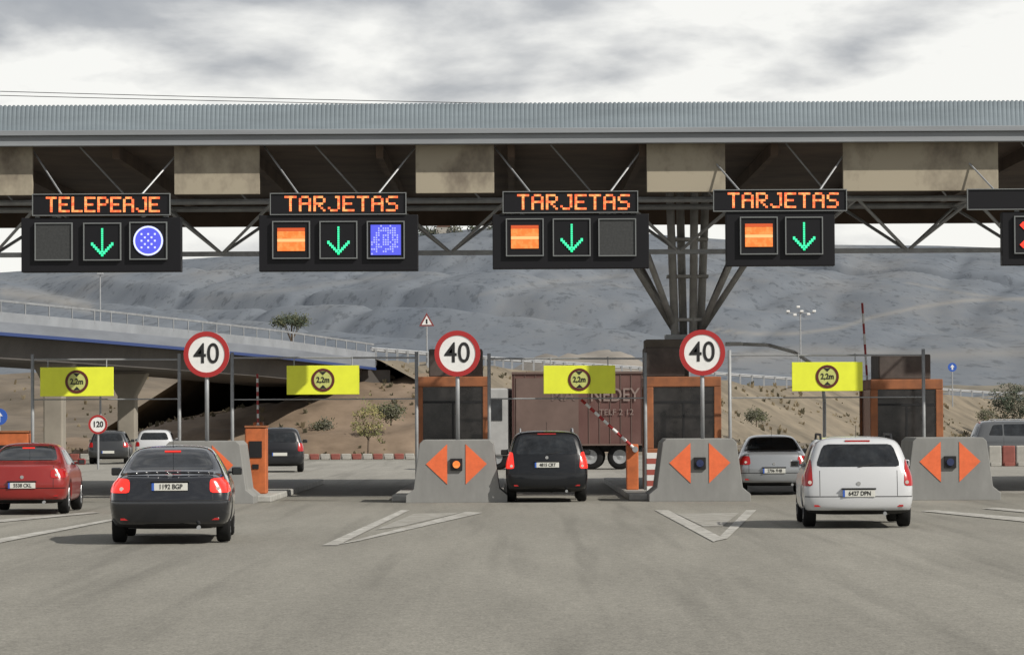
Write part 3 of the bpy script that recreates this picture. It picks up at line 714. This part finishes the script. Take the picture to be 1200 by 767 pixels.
def make_car(label,cat,loc,yaw,W,Hh,Ln,kind,paint,win,lights,plate,ptxt,name='car',lit=False,rails=False,bump_z=.55,lower=None,lv=2,brake=None,group=None,wtop=None,trim=None,rwl=.315,spoiler=False):
    t=T(name,label,cat,loc,yaw,group);hw=W/2
    if kind=='sedan':
        rp=[(.2,.10),(.4,0),(.6,0),(.95,.09),(1.6,.15)];wr=wtop or .57
        ST=[(0,.80,.30,.77,.955,.60,1),(.06,.95,.24,.83,1.0,.67,1),(.5,1,.2,.87,1.035,.68,.5),(.80,1,.18,.90,1.06,.68,0),(1.36,1,.18,.92,1.37,wr+.01,0),(1.95,1,.18,.92,1.43,wr,0),(2.6,1,.18,.91,1.42,wr,0),(2.95,1,.18,.9,1.32,wr+.01,0),(3.5,.99,.18,.9,1.02,.62,0),(4.15,.95,.2,.80,.88,.6,0),(4.5,.85,.24,.62,.70,.55,0),(4.58,.72,.32,.56,.62,.5,0)];L0=4.58;H0=1.43
    else:
        rp=[(.2,.08),(.35,0),(.6,0),(.85,.05),(1.0,.09),(1.5,.32)];wr=wtop or .64
        ST=[(0,.83,.30,.87,1.41,wr-.10,1),(.06,.965,.25,.91,1.475,wr-.02,1),(.27,1,.2,.93,1.495,wr,.9),(.9,1,.18,.93,1.50,wr+.01,.4),(1.8,1,.18,.92,1.51,wr+.01,0),(2.5,1,.18,.91,1.48,wr,0),(2.8,1,.18,.90,1.38,.61,0),(3.4,.99,.18,.90,1.0,.62,0),(3.9,.95,.2,.78,.86,.6,0),(4.15,.85,.24,.62,.72,.55,0),(4.2,.75,.32,.55,.62,.5,0)];L0=4.2;H0=1.51
    cage=[];fs=[];np_=10
    for y,wf,zb,zs,zt2,wt,sh in ST:
        w_=hw*wf;wt=wt*hw/.88;h=zt2-zs
        pr=[(0,zb),(.8*w_,zb),(.95*w_,zb+.05),(w_*.995,zb+.28),(w_*.99,zs-.12),(w_*.94,zs),(w_*.93-(w_*.93-wt)*.28,zs+.28*h),(wt+.03,zs+.80*h),(wt*.84,zs+.985*h),(0,zt2)]
        row=[]
        for a,z in pr: row.append(len(cage));cage.append(Vector((a,y+sh*lerp_tab(rp,z),z)))
        lf=[row[0]]
        for a,z in pr[1:-1]: lf.append(len(cage));cage.append(Vector((-a,y+sh*lerp_tab(rp,z),z)))
        lf.append(row[-1]);fs.append((row,lf))
    F=[]
    for (r0,l0),(r1,l1) in zip(fs[:-1],fs[1:]):
        for j in range(np_-1): F.append((r0[j],r1[j],r1[j+1],r0[j+1]));F.append((l0[j],l0[j+1],l1[j+1],l1[j]))
    for (r0,l0),bul in ((fs[0],-.06),(fs[-1],.08)):
        c=[r0[0]]
        for j in range(1,np_-1):
            v=(cage[r0[j]]+cage[l0[j]])/2;v.y+=bul;c.append(len(cage));cage.append(v)
        c.append(r0[-1])
        for j in range(np_-1):
            if j==0: F.append((c[0],r0[1],c[1]));F.append((c[0],c[1],l0[1]))
            elif j==np_-2: F.append((c[j],r0[j],c[j+1]));F.append((c[j],c[j+1],l0[j]))
            else: F.append((c[j],r0[j],r0[j+1],c[j+1]));F.append((c[j],c[j+1],l0[j+1],l0[j]))
    me=bake(cage,F,lv)
    xs=[v.co.x for v in me.vertices];ys=[v.co.y for v in me.vertices];zs_=[v.co.z for v in me.vertices]
    sx=W/(max(xs)-min(xs));sy=Ln/(max(ys)-min(ys));y0=min(ys);z0=.19;sz=(Hh-z0)/(max(zs_)-min(zs_));zm=min(zs_)
    for v in me.vertices: v.co=Vector((v.co.x*sx,(v.co.y-y0)*sy,z0+(v.co.z-zm)*sz))
    rw=rwl;wy=(.86*Ln/4.5,Ln-.92*Ln/4.5)
    mc=MB()
    for yy in wy:
        for s_ in (-1,1):
            n=28;R=rw+.05
            vs_=[(s_*(hw-.26),yy+R*math.cos(2*math.pi*i/n),rw+R*math.sin(2*math.pi*i/n)) for i in range(n)]+[(s_*(hw+.2),yy+R*math.cos(2*math.pi*i/n),rw+R*math.sin(2*math.pi*i/n)) for i in range(n)]
            mc.add(vs_,[tuple(range(n)),tuple(reversed(range(n,2*n)))]+[(i,i+n,(i+1)%n+n,(i+1)%n) for i in range(n)])
    co_=mc.build('cutter',blackp);ob=bpy.data.objects.new('b',me);C.objects.link(ob)
    bo=ob.modifiers.new('b','BOOLEAN');bo.operation='DIFFERENCE';bo.object=co_;bo.solver='EXACT'
    dg=bpy.context.evaluated_depsgraph_get();dg.update()
    m3=bpy.data.meshes.new_from_object(ob.evaluated_get(dg));bpy.data.objects.remove(ob);bpy.data.objects.remove(co_)
    bm=bmesh.new();bm.from_mesh(m3);bm.normal_update()
    bvh=BVHTree.FromBMesh(bm)
    def surf(x,z,d=0):
        h=bvh.ray_cast(Vector((x,-3,z)),Vector((0,1,0)));return (h[0].y if h[0] is not None else 0)-d
    wb,wt2,za,zb2=win
    rearlim=(lambda c:c.y<Ln*.45)
    tl=(lambda c:c.y<.5)
    carve(bm,[(-wb,za),(wb,za),(wt2,zb2),(-wt2,zb2)],'y',-1,.15,'rear_window',glass,t,.003,.08,rearlim)
    fz=Hh-.12;bz=(.97 if kind=='sedan' else .98)*Hh/H0
    if kind=='sedan': sidew=[[(1.12,bz+.02),(2.02,bz),(2.02,fz-.02),(1.60,fz-.03)],[(2.08,bz),(3.25,bz),(2.75,fz-.05),(2.08,fz-.02)]]
    else: sidew=[[(.55,bz+.04),(1.05,bz+.02),(1.05,fz-.03),(.72,fz-.05)],[(1.1,bz+.02),(2.0,bz),(2.0,fz-.01),(1.1,fz-.02)],[(2.06,bz),(3.1,bz),(2.6,fz-.06),(2.06,fz-.01)]]
    kx=Ln/L0
    for pl in sidew:
        for s_ in (-1,1): carve(bm,[(a*kx,z) for a,z in pl],'x',s_,.45,'side_window',glass,t,.003,.04)
    carve(bm,[(-hw*.72,bz+.04),(hw*.72,bz+.04),(hw*.55,fz),(-hw*.55,fz)],'y',1,.2,'windscreen',glass,t,.003,.05,lambda c:c.y>Ln*.5)
    for s_ in (-1,1):
        carve(bm,[(s_*hw*.55,.60),(s_*hw*.92,.60),(s_*hw*.92,.74),(s_*hw*.58,.70)],'y',1,.2,'headlight',clearl,t,.004,.03,lambda c:c.y>Ln*.7)
        for pl in lights:
            carve(bm,[(s_*a,z) for a,z in pl],'y',-1,.05,'tail_light',(tail_on if lit else tail),t,.008,.05,tl)
            if lv>=2:
                ca=sum(a for a,_ in pl)/4-.03;cb=min(z for _,z in pl)+.06;q=surf(s_*ca,cb,.016)
                MB().disc(s_*ca,cb,.03,q-.004,q+.02,12).build('reversing_lamp',clearl,t)
    bmat=lower or paint
    carve(bm,[(-hw,.30),(hw,.30),(hw,bump_z),(-hw,bump_z)],'y',-1,.25,'bumper',bmat,t,.016,0,lambda c:c.y<.6)
    carve(bm,[(-hw,.15),(hw,.15),(hw,.298),(-hw,.298)],'y',-1,.1,'valance',blackp,t,.006,0,lambda c:c.y<.6)
    if lv>=2:
        for a,b_ in ((-hw*.70,-hw*.70+.010),(hw*.70-.010,hw*.70)): carve(bm,[(a,bump_z+.02),(b_,bump_z+.02),(b_,za-.06),(a,za-.06)],'y',-1,.3,'panel_gap',blackp,t,.0005,0,rearlim)
        carve(bm,[(-hw,bump_z+.002),(hw,bump_z+.002),(hw,bump_z+.016),(-hw,bump_z+.016)],'y',-1,.25,'panel_gap',blackp,t,.0005,0,lambda c:c.y<.6)
        for s_ in (-1,1):
            for a in (1.07,2.04,3.1): carve(bm,[(a*kx,.32),(a*kx+.010,.32),(a*kx+.010,bz-.03),(a*kx,bz-.03)],'x',s_,.5,'door_gap',blackp,t,.0005,0)
    for f in bm.faces:
        c=f.calc_center_median();f.smooth=True;f.material_index=0
        if f.normal.z<-.6 and c.z<.4: f.material_index=1
        for yy in wy:
            if abs(c.x)<hw and math.hypot(c.y-yy,c.z-rw)<rw+.07 and abs(f.normal.x)<.75: f.material_index=1
            if abs(c.x)<hw-.2 and math.hypot(c.y-yy,c.z-rw)<rw+.07: f.material_index=1
    mm=bpy.data.meshes.new('body');bm.to_mesh(mm);bm.free();mm.materials.clear();mm.materials.append(paint);mm.materials.append(blackp)
    ob=bpy.data.objects.new('body',mm);C.objects.link(ob);ob.parent=t
    if spoiler:
        pts=[];
        for i in range(9):
            x_=-hw*.70+hw*1.4*i/8;pts.append(Vector((x_,surf(x_,.93)+.14+.05*(x_/hw)**2,1.035-.03*(x_/hw)**2)))
        MB().path(pts,.022,8).build('boot_spoiler',paint,t,smooth=True)
    for yy in wy:
        for s_ in (-1,1):
            we=bpy.data.objects.new('wheel',None);C.objects.link(we);we.parent=t;we.location=(s_*(hw-.13),yy,rw)
            MB().lathex([(-.10,.20),(-.105,.27),(-.09,.305),(-.06,rw),(.06,rw),(.09,.305),(.105,.27),(.10,.20)],0,0,0,28).build('tyre',rubber,we,smooth=True,fix=False)
            m=MB().lathex([(s_*.03,.0),(s_*.03,.16),(s_*.085,.19),(s_*.095,.205),(-s_*.09,.20)],0,0,0,24)
            for i in range(5):
                a=2*math.pi*i/5;m.tube((s_*.06,0,0),(s_*.085,.19*math.cos(a),.19*math.sin(a)),.032,5,.022)
            m.build('rim',rimm,we,fix=False)
    for s_ in (-1,1):
        y_=Ln-1.62*kx
        o=MB().box(s_*(hw+.03)-.08,s_*(hw+.03)+.08,y_,y_+.12,bz-.01,bz+.11).box(min(s_*(hw-.13),s_*(hw-.05)),max(s_*(hw-.13),s_*(hw-.05)),y_+.03,y_+.09,bz+.01,bz+.05).build('mirror',paint,t,bevel=.03)
        MB().box(s_*(hw+.035)-.06,s_*(hw+.035)+.06,y_-.006,y_-.001,bz+.008,bz+.09).build('mirror_glass',glass,o)
    pz,pw=plate;py=surf(0,pz,.032)
    o=MB().box(-.26,.26,py,py+.02,pz-.055,pz+.055).build('number_plate',platem,t,bevel=.004)
    MB().box(-.26,-.225,py-.004,py-.001,pz-.055,pz+.055).build('plate_band',bluep,o)
    if ptxt: text_obj('plate_lettering',ptxt,.098,inkm,o,(.015,py-.004,pz),bold=.002,thick=.001,sx=.86)
    if lv>=2:
        MB().box(-.28,.28,py-.01,py+.05,pz+.066,pz+.088).build('boot_handle',trim or blackp,t,bevel=.006)
        zz=pz+.16;MB().disc(0,zz,.035,surf(0,zz,.012),surf(0,zz,-.01),16).build('badge',chrome,t)
        MB().tube((.42,.12,.24),(.42,-.02,.235),.03,10).build('exhaust',steel,t)
        for s_ in (-1,1):
            q=surf(s_*hw*.72,.36,.02);MB().box(s_*hw*.72-.07,s_*hw*.72+.07,q,q+.02,.345,.375).build('reflector',tail,t)
    if kind!='sedan' and lv>=2:
        q=surf(0,za+.02,.02);q2=surf(.3,za+.10,.02);MB().tube((0,q,za+.0),(.32,q2,za+.05),.010,5).build('rear_wiper',blackp,t)
        q=surf(0,Hh-.07,.02);MB().box(-.2,.2,q-.02,q+.04,Hh-.085,Hh-.06).build('brake_lamp',tail,t)
    if brake:
        q=surf(0,brake,.012);MB().box(-.12,.12,q-.01,q+.05,brake-.015,brake+.015).build('brake_lamp',tail_on,t)
    if rails:
        for s_ in (-1,1):
            xx=s_*hw*.64;m=MB();m.path([Vector((xx,.75,Hh-.05)),Vector((xx,.9,Hh+.03)),Vector((xx,Ln*.58,Hh+.03)),Vector((xx,Ln*.62,Hh-.06))],.02,6);m.build('roof_rail',blackp if rails==1 else steel_l,t)
    MB().tube((0,Ln*.2 if kind!='sedan' else Ln*.33,Hh-.03),(0,Ln*.2-.12+(0 if kind!='sedan' else .55),Hh+.18),.005,4).build('antenna',blackp,t)
    return t
def paint(name,c,metal=.0,r=.3,coat=.8,spec=.5): return mat(name,c,r,metal,coat=coat,spec=spec)
pb=paint('paint_black_blue',(.004,.005,.008),.0,.18,1.0,.55);pw=paint('paint_white',(.50,.51,.52));pr_=paint('paint_red',(.23,.016,.013),0,.3,.5);pk=paint('paint_black',(.005,.006,.008),.0,.35,.5,.3);ps=paint('paint_silver',(.30,.315,.33),.35);pgd=paint('paint_dark_grey',(.09,.095,.10),.2);pgm=paint('paint_near_black',(.03,.032,.034),.1);pd=paint('paint_dark',(.012,.013,.016),.1,.35,.4)
pwl=mat('cab_white_dusty',(.36,.36,.355),.5,var=.12,scale=2)
def at(x,D): return (P(x,560,D).x,D,.014)
R=math.radians
make_car('black saloon with lit red lights approaching the second lane','car',at(199,49.7),R(3.6),1.79,1.42,4.6,'sedan',pb,(.64,.50,1.07,1.36),[[(.58,.74),(.88,.74),(.88,.96),(.58,.94)]],(.83,.5),'1192 BGP',brake=1.33,bump_z=.62,wtop=.58,spoiler=True,lit=True)
make_car('white estate car with roof rails in the right lane','car',at(1006,55.3),R(-2.6),1.80,1.48,4.4,'hatch',pw,(.69,.56,.99,1.355),[[(.735,.68),(.91,.68),(.86,1.10),(.755,1.12)]],(.56,.5),'6427 DPN',rails=1,bump_z=.50,wtop=.655)
make_car('dark people carrier stopped between the two crash blocks','car',at(641,73.6),0,1.78,1.54,4.3,'hatch',pk,(.68,.57,1.03,1.42),[[(.70,.72),(.90,.72),(.85,1.08),(.73,1.08)]],(.80,.5),'4815 CRT',rails=2,lit=True,bump_z=.60,wtop=.67)
make_car('silver saloon in the lane right of the canopy column','car',at(907,79.5),R(-2),1.68,1.39,4.3,'sedan',ps,(.62,.49,1.03,1.32),[[(.54,.70),(.82,.70),(.82,.90),(.56,.90)]],(.56,.5),'2706 FHB',bump_z=.50)
make_car('red saloon cut by the left edge of the picture','car',at(26,65.8),R(2.2),1.72,1.37,4.5,'sedan',pr_,(.62,.49,1.03,1.31),[[(.54,.70),(.84,.70),(.84,.88),(.54,.86)]],(.56,.5),'5538 CKL',bump_z=.50,brake=1.27)
make_car('dark small off-road car beyond the tall orange ticket machine','car',at(328,118),R(3),1.66,1.55,3.9,'hatch',pd,(.60,.5,1.03,1.38),[[(.62,.72),(.84,.72),(.78,1.0),(.64,1.0)]],(.62,.5),None,lv=1,bump_z=.52)
make_car('distant dark car driving away under the bridge, left of the white one','car',at(127,143),R(3),1.7,1.40,4.2,'hatch',pgm,(.62,.5,.96,1.27),[[(.62,.70),(.86,.70),(.80,.9),(.64,.9)]],(.5,.5),None,lv=1,bump_z=.5)
make_car('distant white car whose roof shows above the black saloon','car',at(181,147),R(3),1.7,1.42,4.2,'hatch',pw,(.62,.5,.98,1.29),[[(.62,.70),(.86,.70),(.80,.9),(.64,.9)]],(.5,.5),None,lv=1,bump_z=.5)
q=P(1136,540,127)
make_car('grey off-road car seen from the side at the right edge','car',(q.x,127,.008),R(-88),1.8,1.66,4.4,'hatch',pgd,(.62,.5,1.08,1.45),[[(.64,.72),(.88,.72),(.80,1.0),(.66,1.0)]],(.62,.5),None,lv=2,bump_z=.55,rails=2)
# ---------------------------------------------------------------- lorry
D=121;q=P(678,545,D);lo=T('lorry','dusty brown red box lorry with white cab crossing behind the dark people carrier','lorry',(q.x,D,.008),R(-4))
s=S/D;hwL=78/s
lor=mat('lorry_red',(.10,.044,.038),.75,col2=(.15,.08,.068),scale=.8);log_=mat('lorry_grey',(.14,.095,.08),.75,var=.18,scale=1.0)
z0,z1=.85,3.45
MB().box(-hwL,hwL,0,2.4,z0,z1).build('cargo_box',lor,lo,bevel=.03)
m=MB()
for i in range(13):
    xx=-hwL+.1+i*(2*hwL-.2)/12;m.box(xx-.012,xx+.012,-.02,-.001,z0+.06,z1-.06)
m.each('box_rib',log_,lo)
MB().box(-hwL,hwL,-.05,-.001,z1-.059,z1+.02).box(-hwL,hwL,-.05,-.001,z0,z0+.059).each('edge_rail',log_,lo)
MB().box(-hwL+.15,-.0,-.034,-.002,z0+.2,z1-.2).build('side_panel',log_,lo)
lt=mat('lettering_pale',(.24,.18,.16),.7)
text_obj('lettering','NEDEY',.66,lt,lo,(1.3,-.045,2.62),bold=.004,sx=.85);text_obj('lettering','TELF 2 12',.30,lt,lo,(1.35,-.045,2.02))
text_obj('lettering','MA',.6,mat('lettering_faint',(.175,.125,.11),.7),lo,(-.55,-.045,2.62),bold=.004)
MB().box(-hwL-.9,hwL,.5,.7,.62,.84).box(-hwL-.9,hwL,1.7,1.9,.62,.84).each('chassis_rail',blackp,lo)
cb=MB().prism([(-hwL-1.35,.5),(-hwL-.12,.5),(-hwL-.12,2.9),(-hwL-.95,2.9),(-hwL-1.3,1.7)],.1,2.3).build('cab',pwl,lo,bevel=.06)
MB().prism([(-hwL-1.12,1.75),(-hwL-.35,1.75),(-hwL-.35,2.5),(-hwL-.88,2.5)],.08,.098).build('cab_window',glass,cb)
MB().box(-hwL-1.25,-hwL-1.1,-.2,-.02,1.9,2.4).build('cab_mirror',blackp,cb,bevel=.02)
for xx in (-hwL-.6,hwL-.9,hwL-.05-1.9):
    for yy in (.3,2.1):
        we=bpy.data.objects.new('wheel',None);C.objects.link(we);we.parent=lo;we.location=(xx,yy,.45);we.rotation_euler=(0,0,math.pi/2)
        MB().lathex([(-.13,.25),(-.14,.38),(-.10,.45),(.10,.45),(.14,.38),(.13,.25)],0,0,0,24).build('tyre',rubber,we,smooth=True,fix=False)
        MB().lathex([(-.13,0),(-.10,.12),(-.12,.25),(.12,.25),(.10,.12),(.13,0)],0,0,0,20).build('rim',steel,we,fix=False)
# ---------------------------------------------------------------- small street furniture
c=P(115,497,128);t=T('speed_limit_sign','small distant round sign reading 120 under the bridge','speed limit sign',(c.x,128,.0))
MB().tube((0,.05,0),(0,.05,c.z+.2),.04,8).build('post',steel_l,t);MB().disc(0,c.z,.36,0,.03,28).build('sign_plate',white,t);MB().ring(0,c.z,.28,.36,-.012,-.002,28).build('red_ring',redp,t)
text_obj('numerals','120',.30,inkm,t,(0,-.005,c.z),bold=.008,sx=.9)
c=P(-1,488,110);t=T('blue_sign','round blue sign half cut by the left edge','road sign',(c.x,110,0));MB().tube((0,.05,0),(0,.05,c.z),.04,8).build('post',steel_l,t);MB().disc(0,c.z,.27,0,.03,28).build('sign_plate',bluep,t)
MB().prism([(-.04,c.z-.17),(.04,c.z-.17),(.04,c.z+.02),(.12,c.z+.02),(0,c.z+.18),(-.12,c.z+.02),(-.04,c.z+.02)],-.012,-.002).build('arrow_marking',white,t)
c=P(500,376,203);t=T('warning_sign','small triangular warning sign on the embankment top left of the first booth','road sign',(c.x,203,c.z-3))
MB().tube((0,.05,0),(0,.05,3),.05,8).build('post',steel_l,t);MB().prism([(-.45,2.7),(.45,2.7),(0,3.5)],0,.03).build('sign_plate',mat('sign_red_dull',(.20,.04,.04),.6),t);MB().prism([(-.30,2.78),(.30,2.78),(0,3.32)],-.012,-.002).build('sign_face',white,t);MB().box(-.05,.05,-.022,-.013,2.84,3.12).build('symbol',inkm,t)
c=P(1116,430,275);t=T('blue_sign','small round blue sign on the embankment right of the rightmost booth','road sign',(c.x,275,c.z-3.2))
MB().tube((0,.05,0),(0,.05,3.2),.05,8).build('post',steel_l,t);MB().disc(0,3.2,.36,0,.03,24).build('sign_plate',bluep,t);MB().prism([(-.06,3.0),(.06,3.0),(.06,3.2),(.17,3.2),(0,3.42),(-.17,3.2),(-.06,3.2)],-.012,-.002).build('arrow_marking',white,t)
c=P(938,366,300);t=T('floodlight_mast','distant floodlight mast with a cluster of lamps right of the canopy column','floodlight',(c.x,300,0))
MB().tube((0,0,0),(0,0,c.z),.09,8,.06).build('mast',steel_l,t);MB().box(-1.2,1.2,-.04,.04,c.z-.06,c.z+.0).build('crossbar',steel_l,t)
for dx,dz in ((-1.1,.02),(-.5,-.3),(.1,.02),(.7,-.25),(1.2,.02),(-.2,.4)): MB().box(dx-.15,dx+.15,-.3,.0,c.z+dz,c.z+dz+.18).build('lamp_head',white,t,bevel=.04)
D=96;bx=P(966,500,D);t=T('street_lamp','curved street lamp reaching left from behind the right yellow sign','street lamp',(bx.x,D,0))
pts=[(966,545),(966,470),(963,440),(950,425),(930,412),(900,404),(868,403)]
q=[P(x,y,D)-Vector((bx.x,D,0)) for x,y in pts];q[0].z=0
MB().path(q,.05,8).build('pole',mat('pole_pale',(.62,.62,.60),.5),t,smooth=True);MB().box(q[-1].x-.45,q[-1].x+.05,-.12,.12,q[-1].z-.05,q[-1].z+.06).build('lamp_head',white,t,bevel=.03)
c=P(117,322,160);t=T('lamp_pole','slender pole rising behind the bridge railing at left','lamp pole',(c.x,160,0));MB().tube((0,0,0),(0,0,c.z),.06,8,.03).build('pole',steel_l,t);MB().box(-.15,.15,-.1,.1,c.z,c.z+.1).build('lamp_head',steel_l,t,bevel=.02)
def pbar(x,D,lab,grp,red,h=.5,w_=1.25):
    c=P(x,540,D);t=T('plastic_barrier',lab,'barrier',(c.x,D,.008),0,grp);m_=mat('plastic_red',(.22,.065,.05),.65,var=.2,scale=3) if red else mat('plastic_dusty_white',(.32,.31,.28),.65,var=.15,scale=3)
    MB().prism([(-w_/2,0),(w_/2,0),(w_/2*.94,h),(-w_/2*.94,h)],-.0,.22).build('barrier_body',m_,t,bevel=.04);MB().box(-w_/2+.06,w_/2-.06,-.1,-.001,0,.14).build('foot',m_,t,bevel=.02)
for i in range(11): pbar(356+i*12.4,156,('red' if i%2 else 'white')+' plastic barrier in the low row before the earth slope','red plastic barriers before the earth slope' if i%2 else 'white plastic barriers before the earth slope',i%2,.26,.46)
for i in range(9): pbar(2+i*12.2,158,('red' if i%2 else 'white')+' plastic barrier in the low row under the bridge','red plastic barriers under the bridge' if i%2 else 'white plastic barriers under the bridge',i%2,.30,.46)
for i in range(4): pbar(1166+i*16,124,('red' if i%2 else 'white')+' plastic barrier beside the grey off-road car','red plastic barriers by the right edge' if i%2 else 'white plastic barriers by the right edge',i%2,.75,.48)
for y0,y1,lab in ((101,112,'upper thin overhead cable in the sky above the canopy'),(107,115,'lower thin overhead cable in the sky above the canopy')):
    A=P(-600,y0-14,400);B=P(900,y1+14,430);m=MB();pp=[]
    for i in range(25):
        u=i/24;p=A.lerp(B,u);p.z-=1.2*4*u*(1-u)*.35;pp.append(p)
    m.path(pp,.045,5);o=m.build('power_cable',inkm);props(o,lab,'cable')
